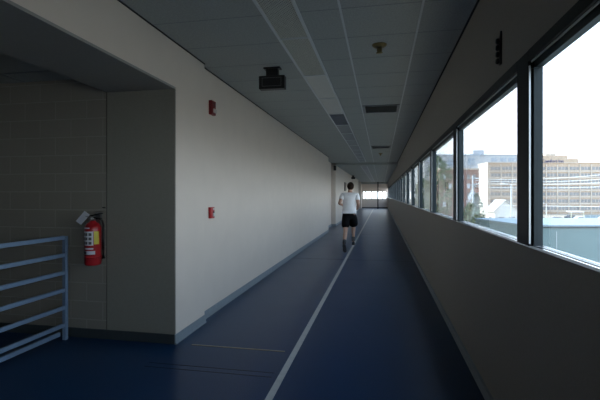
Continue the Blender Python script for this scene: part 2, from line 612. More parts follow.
b.lathe([(0.0, 0.448), (0.020, 0.448), (0.022, 0.46), (0.022, 0.485), (0.015, 0.50), (0.0, 0.50)], (0, 0, 0), M['steel'], seg=16)
b.lathe([(0.0, -0.045), (0.016, -0.045), (0.018, -0.035), (0.018, -0.02), (0.0, -0.02)], (0, 0, 0.472), M['steel'], axis='Y', seg=16)
exb(b, 'valve')
b = MB()
b.box((-0.012, -0.016, 0.497), (0.085, 0.016, 0.507), M['blackm'], rot=Matrix.Rotation(R(-14), 3, 'Y'), piv=(0, 0, 0.5))
exb(b, 'lever')['label'] = 'black squeeze lever'
b = MB()
b.box((-0.005, -0.014, 0.478), (0.075, 0.014, 0.488), M['blackm'], rot=Matrix.Rotation(R(8), 3, 'Y'), piv=(0, 0, 0.48))
exb(b, 'handle')
b = MB()
b.path([(0.02, 0.01, 0.47), (0.045, 0.02, 0.472), (0.060, 0.035, 0.45), (0.064, 0.045, 0.40), (0.060, 0.050, 0.30), (0.058, 0.050, 0.16), (0.058, 0.050, 0.06)],
       [0.009] * 5 + [0.010, 0.016], M['black'])
exb(b, 'hose')
b = MB()
b.box((-0.078, -0.03, 0.385), (-0.018, -0.027, 0.515), M['paper'], rot=Matrix.Rotation(R(38), 3, 'Y'), piv=(-0.02, -0.03, 0.50))
b.box((-0.046, -0.031, 0.49), (-0.018, -0.028, 0.497), M['steel'])
exb(b, 'inspection_tag')['label'] = 'tilted white paper inspection tag'
b = MB()
b.box((-0.022, 0.060, 0.05), (0.022, 0.085, 0.53), M['steel'])
b.lathe([(0.0635, 0.075), (0.0665, 0.075), (0.0665, 0.095), (0.0635, 0.095)], (0, 0, 0), M['red'], seg=28)
b.lathe([(0.0, 0.055), (0.006, 0.055), (0.006, 0.085), (0.0, 0.085)], (0.05, 0, 0.58), M['black'], axis='Y', seg=8)
exb(b, 'wall_bracket')

# ------------------------------------------------------------------ alarm devices on the left wall
st = thing('alarm_strobe', 'dark red fire alarm strobe high on the left wall', 'fire alarm', (XL, 4.76, 2.52))
b = MB(); b.box((0, -0.062, -0.085), (0.045, 0.062, 0.085), M['redplastic'], bevel=0.006); b.build('housing', st)
b = MB(); b.box((0.045, -0.035, -0.062), (0.062, 0.048, -0.012), M['lens'], bevel=0.006); b.build('strobe_lens', st)['label'] = 'pale clear strobe lens'
b = MB()
for i in range(4):
    b.box((0.045, -0.04, 0.012 + i * 0.014), (0.047, 0.04, 0.018 + i * 0.014), M['black'])
b.build('horn_grille', st)
ps = thing('pull_station', 'small red fire alarm pull station at chest height on left wall', 'fire alarm', (XL, 4.745, 1.245))
b = MB(); b.box((0, -0.052, -0.068), (0.038, 0.052, 0.068), M['red'], bevel=0.005); b.build('housing', ps)
b = MB(); b.box((0.038, -0.010, -0.045), (0.052, 0.036, -0.002), M['white'], bevel=0.003); b.box((0.038, 0.0, -0.002), (0.046, 0.026, 0.016), M['black']); b.build('pull_handle', ps)['label'] = 'white pull handle under a black slot'
b = MB(); b.box((0.038, -0.004, 0.032), (0.041, 0.044, 0.058), M['lens']); b.build('name_plate', ps)['label'] = 'pale plate at the top'
ab = thing('alarm_box', 'small dark box mounted high at the end corner of the alcove', 'box', (-2.12, YF, 2.72))
b = MB(); b.box((-0.06, -0.09, -0.11), (0.06, 0, 0.11), M['black'], bevel=0.008); b.build('housing', ab)
b = MB(); b.lathe([(0.0, -0.11), (0.03, -0.11), (0.045, -0.09), (0.0, -0.09)], (0, 0, 0), M['blackm'], axis='Y', seg=14); b.build('lens', ab)

# ------------------------------------------------------------------ hanging box signs
def box_sign(loc, label, group=None):
    t = thing('exit_sign', label, 'sign', loc)
    b = MB(); b.box((-0.10, -0.05, -0.018), (0.10, 0.05, 0), M['black'], bevel=0.004); b.build('canopy_plate', t)
    b = MB(); b.box((-0.070, -0.035, -0.10), (0.070, 0.035, -0.018), M['black']); b.build('stem', t)
    b = MB(); b.box((-0.155, -0.05, -0.255), (0.155, 0.05, -0.10), M['black'], bevel=0.006); b.build('housing', t)
    b = MB()
    for a, c in (((-0.115, -0.225), (0.115, -0.222)), ((-0.115, -0.128), (0.115, -0.125)), ((-0.115, -0.225), (-0.112, -0.125)), ((0.112, -0.225), (0.115, -0.125))):
        b.box((a[0], -0.053, a[1]), (c[0], -0.0495, c[1]), M['vent'])
    b.build('face_outline', t)
    return t
box_sign((-1.257, 4.75, HC), 'black box sign hung from the near ceiling left of the light strip')
box_sign((-1.97, 30.0, HF), 'small dark box sign hanging from the far ceiling above the runner')

# ------------------------------------------------------------------ recessed light strip: 4 ft fixtures end to end
FX0, FX1, FL = -0.955, -0.665, 1.25
def fixture(yc, zc, kind, label):
    t = thing('ceiling_light', label, 'ceiling light', ((FX0 + FX1) / 2, yc, zc), 0, 'ceiling lights in the long strip')
    hw, hl = (FX1 - FX0) / 2, FL / 2 - 0.002
    b = MB()
    for sx in (-1, 1):
        b.box((sx * hw - 0.012, -hl, -0.012), (sx * hw + 0.012, hl, 0), M['fix'])
    for sy in (-1, 1):
        b.box((-hw + 0.012, sy * hl - (0.016 if sy > 0 else 0), -0.012), (hw - 0.012, sy * hl + (0 if sy > 0 else 0.016), 0), M['fix'])
    b.build('frame', t)
    if kind == 'louver':
        b = MB(); b.box((-hw + 0.012, -hl + 0.016, -0.002), (hw - 0.012, hl - 0.016, -0.0005), M['plenum']); b.build('reflector', t)
        b = MB()
        # diamond eggcrate made of thin diagonal blades
        x0, x1, y0, y1 = -hw + 0.012, hw - 0.012, -hl + 0.016, hl - 0.016
        stp = 0.030
        for sg in (1, -1):
            c = y0 - (x1 - x0)
            while c < y1 + (x1 - x0):
                pts = []
                xa, xb = x0, x1
                ya, yb = (c, c + (x1 - x0)) if sg > 0 else (c + (x1 - x0), c)
                # clip to the opening in y
                t0, t1 = 0.0, 1.0
                dy = yb - ya
                for lim, hi in ((y0, False), (y1, True)):
                    tt = (lim - ya) / dy
                    if (dy > 0) != hi:
                        t0 = max(t0, tt)
                    else:
                        t1 = min(t1, tt)
                if t1 - t0 > 0.02:
                    pa = Vector((xa + (xb - xa) * t0, ya + dy * t0, -0.007)); pb = Vector((xa + (xb - xa) * t1, ya + dy * t1, -0.007))
                    d = (pb - pa).normalized(); nrm = Vector((-d.y, d.x, 0)) * 0.0025
                    b.poly([pa - nrm, pb - nrm, pb + nrm, pa + nrm], (0, 0, 0.005), M['louver'])
                c += stp
        b.build('louver', t)
    else:
        b = MB(); b.box((-hw + 0.012, -hl + 0.016, -0.006), (hw - 0.012, hl - 0.016, -0.001), M['diff_dark'] if kind == 'dark' else (M['diff'] if kind == 'panel' else M['diff_grey'])); b.build('diffuser', t)
    return t
kinds = ['louver', 'louver', 'panel', 'panel', 'dark', 'grey']
names = {'louver': 'diamond louvered ceiling light', 'panel': 'pale panelled ceiling light', 'dark': 'dark panelled ceiling light', 'grey': 'grey panelled ceiling light'}
protos = {}
i = 0
k = -1
while True:
    y0 = 3.87 + FL * (k - 1)
    yc = y0 + FL / 2
    if yc > 44.5:
        break
    zc = HC if yc + FL / 2 < YF else HF
    if yc - FL / 2 < YF < yc + FL / 2:
        k += 1
        continue
    kd = 'louver' if k <= 1 else ('panel' if k <= 3 else ('dark' if k == 4 else 'grey'))
    if k >= 0:
        lab = '%s, %s from the camera in the long strip' % (names[kd], ORD[i])
        if kd in protos:
            copy_thing(protos[kd], ((FX0 + FX1) / 2, yc, zc), lab, 'ceiling lights in the long strip')
        else:
            protos[kd] = fixture(yc, zc, kd, lab)
        i += 1
    k += 1

# ------------------------------------------------------------------ ceiling vents and sprinklers
def vent(loc, w, l, label):
    t = thing('ceiling_vent', label, 'vent', loc, 0, 'ceiling air vents')
    b = MB(); b.box((-w / 2, -l / 2, -0.003), (w / 2, l / 2, -0.0005), M['base_dark']); b.build('backing', t)
    b = MB()
    for sx in (-1, 1):
        b.box((sx * w / 2 - 0.02, -l / 2 - 0.02, -0.016), (sx * w / 2 + 0.02, l / 2 + 0.02, -0.0005), M['vent'])
        b.box((-w / 2 + 0.02, sx * l / 2 - 0.02, -0.016), (w / 2 - 0.02, sx * l / 2 + 0.02, -0.0005), M['vent'])
    b.build('frame', t)
    for q in range(9):
        y = -l / 2 + 0.05 + q * (l - 0.1) / 8
        b = MB(); b.box((-w / 2 + 0.02, y - 0.022, -0.012), (w / 2 - 0.02, y + 0.022, -0.009), M['vent'], rot=Matrix.Rotation(R(22), 3, 'X')); b.build('slat', t)
    return t
vent((0.0, 7.34, HC), 0.57, 0.58, 'nearest grey louvered air vent in the ceiling tiles')
vent((0.0, 13.2, HC), 0.57, 0.58, 'farther grey louvered air vent beyond the near vent')
def sprinkler(loc, label):
    t = thing('fire_sprinkler', label, 'sprinkler', loc, 0, 'ceiling sprinklers')
    b = MB(); b.lathe([(0.0, 0), (0.074, 0), (0.070, -0.012), (0.050, -0.026), (0.034, -0.030), (0.0, -0.030)], (0, 0, 0), M['tan'], seg=20); b.build('escutcheon', t)
    b = MB(); b.lathe([(0.0, -0.028), (0.026, -0.028), (0.028, -0.055), (0.020, -0.075), (0.0, -0.078)], (0, 0, 0), M['tan'], seg=14); b.build('head', t)
    b = MB(); b.lathe([(0.0, -0.076), (0.034, -0.078), (0.034, -0.082), (0.0, -0.084)], (0, 0, 0), M['tan'], seg=14); b.build('deflector', t)
    return t
sprinkler((-0.015, 4.22, HC), 'tarnished yellow-brown sprinkler head in the near ceiling')
sprinkler((-0.02, 15.2, HC), 'tiny dark sprinkler head in the ceiling beyond the far vent')

# black fixture high on the right wall
wf = thing('wall_sounder', 'black upright plate with four stacked knobs high on the right wall', 'wall fixture', (XR, 2.80, 2.365))
b = MB(); b.box((-0.010, -0.022, -0.088), (0, 0.012, 0.085), M['black']); b.poly([(-0.010, -0.022, 0.085), (-0.010, 0.012, 0.085), (-0.010, -0.022, 0.118)], (0.010, 0, 0), M['black']); b.build('plate', wf)
for q in range(4):
    b = MB(); b.lathe([(0.0, -0.032), (0.012, -0.032), (0.018, -0.026), (0.018, -0.016), (0.012, -0.010), (0.0, -0.010)], (0, 0.0, 0.062 - q * 0.042), M['black'], axis='X', seg=14); b.build('knob', wf)

# ------------------------------------------------------------------ far end of the corridor
co = MB()
co.tube((-0.32, 45.0, 0.0), (-0.32, 45.0, HF), 0.055, M['black'], seg=14)
co.lathe([(0.0, 0), (0.10, 0), (0.10, 0.02), (0.06, 0.03), (0.0, 0.03)], (-0.32, 45.0, 0), M['black'], seg=14)
tag(co.build('round_column', origin=(-0.32, 45.0, 0)), 'thin dark round column in front of the far window band', 'column')
nb = thing('notice_board', 'dark narrow notice board on the left wall beside the runner', 'notice board', (-2.09, 24.5, 1.95))
b = MB(); b.box((0, -0.40, -0.22), (0.03, 0.40, 0.22), M['wood']); b.build('panel', nb)
b = MB()
for sy in (-1, 1):
    b.box((0.0, sy * 0.41 - 0.02, -0.24), (0.05, sy * 0.41 + 0.02, 0.24), M['black'])
    b.box((0.0, -0.39, sy * 0.23 - 0.015), (0.05, 0.39, sy * 0.23 + 0.015), M['black'])
b.build('frame', nb)

# ------------------------------------------------------------------ the runner
SKIN = mat('skin', (0.50, 0.30, 0.22), 0.55, noise=0.05)
HAIR = mat('dark_brown_hair', (0.022, 0.013, 0.009), 0.8, noise=0.3, scale=60, bump=0.4, spec=0.1)
SHIRT = mat('white_cotton_shirt', (0.93, 0.93, 0.95), 0.8, noise=0.03, scale=25, bump=0.3)
SHORTS = mat('black_running_shorts', (0.006, 0.006, 0.007), 0.85, spec=0.15)
SHOE = mat('black_running_shoe', (0.015, 0.015, 0.017), 0.5)
SOCK = mat('dark_sock', (0.05, 0.05, 0.055), 0.8)
SOLE = mat('grey_shoe_sole', (0.10, 0.10, 0.10), 0.6)
TEXTPRINT = mat('grey_shirt_print', (0.42, 0.45, 0.48), 0.8)

def skin_mesh(name, verts, edges, radii, m, parent, root=0, sub=2, smooth=True):
    """a surface grown round a skeleton, baked to a plain mesh"""
    me = bpy.data.meshes.new(name)
    me.from_pydata([Vector(v) for v in verts], edges, [])
    tmp = bpy.data.objects.new(name + '_tmp', me)
    COL.objects.link(tmp)
    sk = tmp.modifiers.new('skin', 'SKIN')
    lay = me.skin_vertices[0] if len(me.skin_vertices) else None
    if lay is None:
        raise RuntimeError('no skin layer')
    for i_, r_ in enumerate(radii):
        lay.data[i_].radius = r_ if isinstance(r_, tuple) else (r_, r_)
        lay.data[i_].use_root = (i_ == root)
    ss = tmp.modifiers.new('sub', 'SUBSURF'); ss.levels = sub; ss.render_levels = sub
    dg = bpy.context.evaluated_depsgraph_get()
    dg.update()
    out = bpy.data.meshes.new_from_object(tmp.evaluated_get(dg))
    bpy.data.objects.remove(tmp)
    bpy.data.meshes.remove(me)
    out.name = name
    out.materials.clear(); out.materials.append(m)
    for p_ in out.polygons:
        p_.use_smooth = True
        p_.material_index = 0
    o = bpy.data.objects.new(name, out)
    COL.objects.link(o)
    o.parent = parent
    return o

def add_skin_layer():
    pass

run = thing('person', 'man running away in a white shirt and black shorts beside the lane line', 'person', (-0.80, 10.56, 0))
# joints, local: x to the right, y ahead, z up (toe of the left foot on the floor)
J = dict(pelvis=(0.0, 0.14, 0.95), belly=(0.0, 0.16, 1.12), chest=(0.0, 0.20, 1.33), neck0=(0.015, 0.235, 1.50), neck1=(0.02, 0.25, 1.565),
         head=(0.025, 0.27, 1.66), crown=(0.025, 0.265, 1.745),
         hl=(-0.095, 0.14, 0.92), kl=(-0.085, 0.02, 0.52), al=(-0.095, -0.26, 0.26),
         hr=(0.095, 0.16, 0.91), kr=(0.085, 0.50, 0.67), ar=(0.085, 0.42, 0.25),
         sl=(-0.165, 0.20, 1.455), el=(-0.245, 0.02, 1.245), wl=(-0.19, 0.25, 1.20),
         sr=(0.19, 0.22, 1.455), er=(0.235, 0.08, 1.215), wr=(0.21, 0.32, 1.14))
V = []; E = []; RAD = []
idx = {}
def jv(nm, co, r):
    idx[nm] = len(V); V.append(co); RAD.append(r); return idx[nm]
def mid(a, b, t):
    return tuple(a[i_] + (b[i_] - a[i_]) * t for i_ in range(3))
jv('pelvis', J['pelvis'], (0.12, 0.09))
def chain(start, items):
    prev = idx[start]
    for nm, co, r in items:
        cur = jv(nm, co, r); E.append((prev, cur)); prev = cur
chain('pelvis', [('belly', J['belly'], (0.125, 0.095)), ('chest', J['chest'], (0.15, 0.105)), ('neck0', J['neck0'], (0.065, 0.065)), ('neck1', J['neck1'], (0.052, 0.055)),
                 ('jaw', (0.022, 0.275, 1.61), (0.062, 0.075)), ('head', J['head'], (0.074, 0.092)), ('crown', J['crown'], (0.060, 0.075))])
for s_ in 'lr':
    H_, K_, A_ = J['h' + s_], J['k' + s_], J['a' + s_]
    chain('pelvis', [('h' + s_, H_, 0.072), ('t' + s_, mid(H_, K_, 0.5), 0.078), ('k' + s_, K_, 0.055), ('c' + s_, mid(K_, A_, 0.32), 0.058), ('d' + s_, mid(K_, A_, 0.75), 0.040), ('a' + s_, A_, 0.036)])
    S_, L_, W_ = J['s' + s_], J['e' + s_], J['w' + s_]
    chain('chest', [('s' + s_, S_, 0.058), ('u' + s_, mid(S_, L_, 0.5), 0.048), ('e' + s_, L_, 0.040), ('f' + s_, mid(L_, W_, 0.35), 0.039), ('w' + s_, W_, (0.026, 0.022))])
# feet (inside the shoes)
chain('al', [('bl', (-0.090, -0.08, 0.09), 0.036), ('tl', (-0.088, -0.03, 0.035), 0.026)])
chain('ar', [('br', (0.085, 0.53, 0.185), 0.034), ('tr', (0.085, 0.62, 0.185), 0.026)])
# palms, fingers and thumbs, loosely curled
for s_, sg in (('l', 1), ('r', -1)):
    W_ = Vector(J['w' + s_])
    fwd = (W_ - Vector(J['e' + s_])).normalized()
    palm = W_ + fwd * 0.055
    chain('w' + s_, [('p' + s_, tuple(palm), (0.034, 0.018))])
    dn = Vector((0, 0, -1))
    inn = Vector((sg, 0, 0))
    for q, (off, ln) in enumerate(((0.030, 0.075), (0.010, 0.085), (-0.010, 0.078), (-0.030, 0.060))):
        b0 = palm + fwd * 0.032 - dn * off
        chain('p' + s_, [('f%d0' % q + s_, tuple(b0), 0.010), ('f%d1' % q + s_, tuple(b0 + fwd * ln * 0.42 + inn * 0.010), 0.009),
                         ('f%d2' % q + s_, tuple(b0 + fwd * ln * 0.42 + inn * 0.038), 0.008), ('f%d3' % q + s_, tuple(b0 + fwd * ln * 0.12 + inn * 0.046), 0.007)])
    th0 = W_ + fwd * 0.025 - dn * 0.030 + inn * 0.008
    chain('w' + s_, [('th0' + s_, tuple(th0), 0.011), ('th1' + s_, tuple(th0 + fwd * 0.035 - dn * 0.016 + inn * 0.018), 0.010), ('th2' + s_, tuple(th0 + fwd * 0.058 - dn * 0.012 + inn * 0.030), 0.008)])
def ensure_skin(me):
    pass
body = skin_mesh('body', V, E, RAD, SKIN, run, 0, 2)
# face: nose, eyes, mouth, ears joined to the head as small features
hc = Vector(J['head'])
for sx in (-1, 1):
    fb = MB()
    fb.ball(hc + Vector((sx * 0.078, -0.005, -0.005)), (0.010, 0.022, 0.032), SKIN, 2)
    fb.build('ear', run)
fb = MB(); fb.ball(hc + Vector((0, 0.098, -0.018)), (0.014, 0.020, 0.026), SKIN, 2); fb.build('nose', run)
for sx in (-1, 1):
    fb = MB(); fb.ball(hc + Vector((sx * 0.032, 0.083, 0.010)), (0.013, 0.009, 0.009), M['paper'], 2); fb.ball(hc + Vector((sx * 0.032, 0.090, 0.010)), (0.006, 0.004, 0.006), M['ink'], 1); fb.build('eye', run)
fb = MB(); fb.ball(hc + Vector((0, 0.083, -0.060)), (0.024, 0.010, 0.006), mat('lips', (0.40, 0.16, 0.14), 0.5), 2); fb.build('mouth', run)
# hair: a cap over the crown and down the nape
hb = MB()
hb.ball(hc + Vector((0, -0.012, 0.030)), (0.090, 0.108, 0.108), HAIR, 3, 0.025)
for v in list(hb.bm.verts):
    rel = v.co - hc
    lim = -0.075 if rel.y < -0.02 else (0.02 + rel.y * 0.5)
    if rel.z < lim:
        v.co.z = hc.z + lim
        v.co.y = hc.y + rel.y * 0.9 if rel.y < 0 else v.co.y * 1.0
        v.co.x = hc.x + rel.x * 0.86
hb.build('hair', run)
# shirt with sleeves
SV = [(0, 0.135, 0.99), (0, 0.15, 1.14), (0.0, 0.195, 1.33), (0.012, 0.225, 1.455), (0.015, 0.235, 1.515),
      J['sl'], mid(J['sl'], J['el'], 0.62), J['sr'], mid(J['sr'], J['er'], 0.62)]
SE = [(0, 1), (1, 2), (2, 3), (3, 4), (3, 5), (5, 6), (3, 7), (7, 8)]
SR = [(0.200, 0.165), (0.185, 0.145), (0.185, 0.138), (0.14, 0.11), (0.078, 0.078), 0.078, 0.068, 0.078, 0.068]
shirt = skin_mesh('shirt', SV, SE, SR, SHIRT, run, 1, 2)
# faint print across the back of the shirt
pb = MB()
for (a, c, z0, z1) in ((-0.085, 0.09, 1.385, 1.40), (-0.06, 0.065, 1.345, 1.358)):
    n_ = 8
    for q in range(n_):
        x0 = a + (c - a) * q / n_; x1 = a + (c - a) * (q + 0.7) / n_
        pb.box((x0, 0.05, z0), (x1, 0.058, z1), TEXTPRINT)
# shorts
PV = [(0, 0.135, 1.08), (0, 0.14, 0.95), J['hl'], mid(J['hl'], J['kl'], 0.45), mid(J['hl'], J['kl'], 0.80), J['hr'], (0.095, 0.30, 0.77), (0.092, 0.36, 0.63)]
PE = [(0, 1), (1, 2), (2, 3), (3, 4), (1, 5), (5, 6), (6, 7)]
PR = [(0.150, 0.12), (0.175, 0.135), 0.112, 0.112, 0.112, 0.116, 0.125, 0.130]
pb.bm.free()
shorts = skin_mesh('shorts', PV, PE, PR, SHORTS, run, 1, 2)
# shoes and socks: left toes on the floor with the heel up, right foot carried ahead
def shoe(heel, toe, ankle, name='shoe'):
    heel, toe, ankle = Vector(heel), Vector(toe), Vector(ankle)
    d = (toe - heel).normalized()
    up = (ankle - heel - d * (ankle - heel).dot(d)).normalized()
    side = d.cross(up)
    L = (toe - heel).length
    mb = MB()
    prof = [(0.0, 0.030, 0.060), (0.06, 0.036, 0.085), (0.25, 0.036, 0.090), (0.42, 0.034, 0.075), (0.62, 0.042, 0.058), (0.82, 0.042, 0.044), (0.95, 0.030, 0.034), (1.0, 0.014, 0.022)]
    rings = []
    for t_, w_, h_ in prof:
        c_ = heel + d * (L * t_)
        rings.append([mb.bm.verts.new(c_ + side * w_ * a_ + up * h_ * b_) for a_, b_ in ((-1, 0), (-1.0, 0.35), (-0.8, 0.75), (-0.35, 1), (0.35, 1), (0.8, 0.75), (1.0, 0.35), (1, 0))])
    for i_ in range(len(rings) - 1):
        for k_ in range(8):
            mb.bm.faces.new((rings[i_][k_], rings[i_][(k_ + 1) % 8], rings[i_ + 1][(k_ + 1) % 8], rings[i_ + 1][k_]))
    mb.bm.faces.new(rings[0][::-1]); mb.bm.faces.new(rings[-1])
    mb._fin([v for r_ in rings for v in r_], SHOE, True)
    so = mb.build(name, run)
    sb = MB()
    pts = [heel + d * (L * t_) + side * w_ * 1.08 for t_, w_, h_ in prof] + [heel + d * (L * t_) - side * w_ * 1.08 for t_, w_, h_ in prof[::-1]]
    sb.poly([p_ - up * 0.020 for p_ in pts], up * 0.022, SOLE)
    sb.build('sole', so)
    return so
shoe((-0.095, -0.30, 0.245), (-0.088, -0.105, 0.032), J['al'])
shoe((0.085, 0.375, 0.165), (0.085, 0.655, 0.150), J['ar'])
for s_ in 'lr':
    K_, A_ = J['k' + s_], J['a' + s_]
    sb = MB(); sb.path([mid(K_, A_, 0.74), mid(K_, A_, 0.88), A_], [0.046, 0.043, 0.042], SOCK, 12); sb.build('sock', run)

# ------------------------------------------------------------------ outside: a street grid turned 11 degrees to the corridor
G_ROT = YAW
CG, SG = math.cos(G_ROT), math.sin(G_ROT)
GZ = -7.0
def S(e, n, z):
    """street grid: e metres east, n metres north along the streets"""
    return Vector((e * CG - n * SG, e * SG + n * CG, z))
M['tanw'] = mat('tan_concrete', (0.50, 0.375, 0.275), 0.85, noise=0.06, scale=0.5)  # far facade tones lightened, distance haze painted into the colour
M['tanl'] = mat('pale_concrete', (0.56, 0.47, 0.39), 0.85, noise=0.05, scale=0.5)
M['hglass'] = mat('hotel_window_glass', (0.25, 0.245, 0.245), 0.4, noise=0.25, scale=0.9)  # glass kept pale so haze is part of its colour
M['greyb'] = mat('grey_facade', (0.54, 0.545, 0.56), 0.8, noise=0.05, scale=0.4)  # grey lightened with painted haze
M['blueg'] = mat('blue_grey_glazing', (0.34, 0.40, 0.47), 0.35, noise=0.1, scale=0.6)
M['brick'] = mat('red_brown_brick', (0.33, 0.205, 0.17), 0.85, noise=0.15, scale=2)  # brick colour lightened to include haze
M['asphalt'] = mat('grey_asphalt', (0.38, 0.31, 0.235), 0.9, noise=0.1, scale=0.7)
M['teal'] = mat('pale_teal_cladding', (0.150, 0.215, 0.218), 0.5, noise=0.03, scale=2)
M['coping'] = mat('pale_blue_roof_membrane', (0.25, 0.31, 0.34), 0.6, noise=0.04, scale=2)
M['housew'] = mat('white_siding', (0.72, 0.70, 0.66), 0.8, noise=0.03)
M['roofw'] = mat('pale_shingle', (0.46, 0.44, 0.42), 0.85, noise=0.08, scale=6)
M['leaf'] = mat('dark_green_leaves', (0.055, 0.09, 0.045), 0.8, noise=0.35, scale=3)
M['leafp'] = mat('pale_green_leaves', (0.20, 0.24, 0.15), 0.8, noise=0.3, scale=3)
M['bloss'] = mat('pale_blossom', (0.60, 0.64, 0.70), 0.8, noise=0.2, scale=3)
M['bark'] = mat('grey_bark', (0.14, 0.11, 0.09), 0.9, noise=0.2)
M['pole'] = mat('galvanised_pole', (0.55, 0.57, 0.58), 0.5, noise=0.05)
M['cable'] = mat('pale_cable', (0.75, 0.76, 0.76), 0.5)
M['carw'] = mat('white_car_paint', (0.75, 0.76, 0.78), 0.25)
M['card'] = mat('dark_car_paint', (0.05, 0.06, 0.08), 0.25)
M['carc'] = mat('cream_car_paint', (0.66, 0.60, 0.44), 0.25)
M['navy'] = mat('dark_navy_lettering', (0.03, 0.05, 0.16), 0.5)

gr = MB()
gr.box((-300, -60, GZ - 0.5), (500, 520, GZ), M['asphalt'])
gro = gr.build('ground'); gro.rotation_euler = (0, 0, G_ROT); struct(gro)

def gthing(name, label, cat, e, n, z=GZ, group=None):
    return thing(name, label, cat, S(e, n, z), G_ROT, group)

# flat-roofed teal building just outside
tb = gthing('flat_roofed_building', 'pale teal clad flat-roofed building just outside the windows', 'building', 9.15, 16.6)
b = MB(); b.box((0, 0, 0), (13.0, 5.0, 7.19), M['teal']); b.build('wall', tb)
b = MB(); b.box((-0.05, -0.05, 7.20), (13.05, 5.05, 7.26), M['coping']); b.box((-0.03, -0.03, 7.14), (13.03, 0, 7.20), M['base_dark']); b.build('roof', tb)['label'] = 'bright pale blue roof edge over a dark strip as its shadow line'  # dark strip below the coping stands in for its shadow
for q in range(6):
    b = MB(); b.box((1.1 + q * 2.2, -0.015, 0), (1.12 + q * 2.2, 0, 7.0), M['greyb']); b.build('cladding_seam', tb)

# hotel
HN, HE, HW, HD = 186.0, 84.3, 72.5, 10.0
ht = gthing('hotel_building', 'long tan seven-storey hotel with a lettered sign beyond the car park', 'building', HE, HN)
def hz(y):            # height above the street of a level
    return (195 - y) / 415 * HN + EYE - GZ
b = MB(); b.box((0, 0, 0), (HW, HD, hz(162.7)), M['tanw']); b.build('wall', ht)
b = MB(); b.box((-0.25, 0.0, 0), (0.0, HD, hz(162.9)), M['housew']); b.build('sun_whitened_end', ht)['label'] = 'end wall whitened to stand in for sunlight'  # paler slab over the tan block: sunlight put into its colour
b = MB(); b.box((20.0, -0.25, hz(163.5)), (40.3, HD - 1, hz(158.7)), M['tanw']); b.box((20.0, -0.25, hz(158.7)), (35.4, HD - 1, hz(155.6)), M['tanw']); b.build('sign_parapet', ht)
b = MB(); b.box((26.4, 1, hz(155.6)), (31.0, HD - 2, hz(153)), M['tanl']); b.build('penthouse', ht)
b = MB(); b.box((-0.3, -0.3, hz(162.9)), (HW + 0.3, HD + 0.3, hz(162.3)), M['tanl']); b.build('parapet_cap', ht)
rows = [168.4, 175.0, 181.3, 187.6, 194.0, 201.0, 208.3]
for ri, ry in enumerate(rows):
    zc_ = hz(ry)
    b = MB(); b.box((0.4, -0.35, zc_ - 1.55), (HW, 0.0, zc_ - 0.95), M['tanl']); b.build('spandrel', ht)
    for q in range(14):
        x0 = 1.2 + q * 5.05
        b = MB()
        b.box((x0, -0.08, zc_ - 0.72), (x0 + 4.2, 0.02, zc_ + 0.72), M['hglass'])
        for t_ in (1.4, 2.8):
            b.box((x0 + t_ - 0.10, -0.14, zc_ - 0.72), (x0 + t_ + 0.10, -0.08, zc_ + 0.72), M['tanl'])
        b.build('window', ht)
for q in range(15):
    x0 = 0.45 + q * 5.05
    b = MB(); b.box((x0, -0.4, 0), (x0 + 0.45, 0, hz(164.5)), M['tanl']); b.build('pier', ht)
fc = bpy.data.curves.new('sign_text', 'FONT')
fc.body = 'Comfort Inn'
fc.size = 1.95
fc.extrude = 0.08
fo = bpy.data.objects.new('sign_tmp', fc); COL.objects.link(fo)
dg = bpy.context.evaluated_depsgraph_get(); dg.update()
fm = bpy.data.meshes.new_from_object(fo.evaluated_get(dg))
bpy.data.objects.remove(fo)
fm.materials.clear(); fm.materials.append(M['navy'])
lo = bpy.data.objects.new('sign_lettering', fm); COL.objects.link(lo); lo.parent = ht
lo.rotation_euler = (math.pi / 2, 0, 0)
lo.location = (23.8, -0.36, hz(162.6))
lo['label'] = 'dark blue sign lettering reading Comfort Inn'

# grey block behind the hotel
GN = 280.0
gb = gthing('office_building', 'grey office building with bluish windows rising behind the hotel', 'building', 84.0, GN)
def gz(y):
    return (195 - y) / 415 * GN + EYE - GZ
b = MB(); b.box((0, 0, 0), (80, 18, gz(154.8)), M['greyb']); b.build('wall', gb)
b = MB(); b.box((-0.4, -0.4, gz(155.6)), (80.4, 18.4, gz(154.5)), M['blueg']); b.build('parapet_cap', gb)
b = MB(); b.box((34.1, 3, gz(154.5)), (41.5, 12, gz(149.6)), M['greyb']); b.build('roof_plant_room', gb)
for (xa, xb, ya, yb) in ((448, 455, 159, 166), (457, 463, 159, 165), (468, 474.5, 158, 165), (491.5, 496.5, 158, 161.5), (500, 506, 158, 161.5), (508.5, 514, 158, 161.5), (516, 522, 158, 161.5)):
    e0, e1 = (xa - 300) / 415 * GN - 84.0, (xb - 300) / 415 * GN - 84.0
    b = MB(); b.box((e0, -0.3, gz(yb)), (e1, 0.1, gz(ya)), M['blueg']); b.box(((e0 + e1) / 2 - 0.12, -0.4, gz(yb)), ((e0 + e1) / 2 + 0.12, -0.3, gz(ya)), M['greyb']); b.build('window', gb)

# brick block left of the hotel
BN = 150.0
bk = gthing('brick_building', 'red-brown brick building with pale windows left of the hotel', 'building', 50.6, BN)
b = MB(); b.box((0, 0, 0), (14.1, 12, 18.0), M['brick']); b.build('wall', bk)
b = MB(); b.box((-0.2, -0.2, 17.6), (14.3, 12.2, 18.15), M['tanl']); b.build('parapet_cap', bk)
for ri in range(4):
    for q in range(6):
        b = MB(); b.box((1.0 + q * 2.2, -0.1, 4.2 + ri * 3.3), (2.0 + q * 2.2, 0.05, 6.0 + ri * 3.3), M['bloss' if (ri + q) % 3 == 0 else 'hglass']); b.build('window', bk)

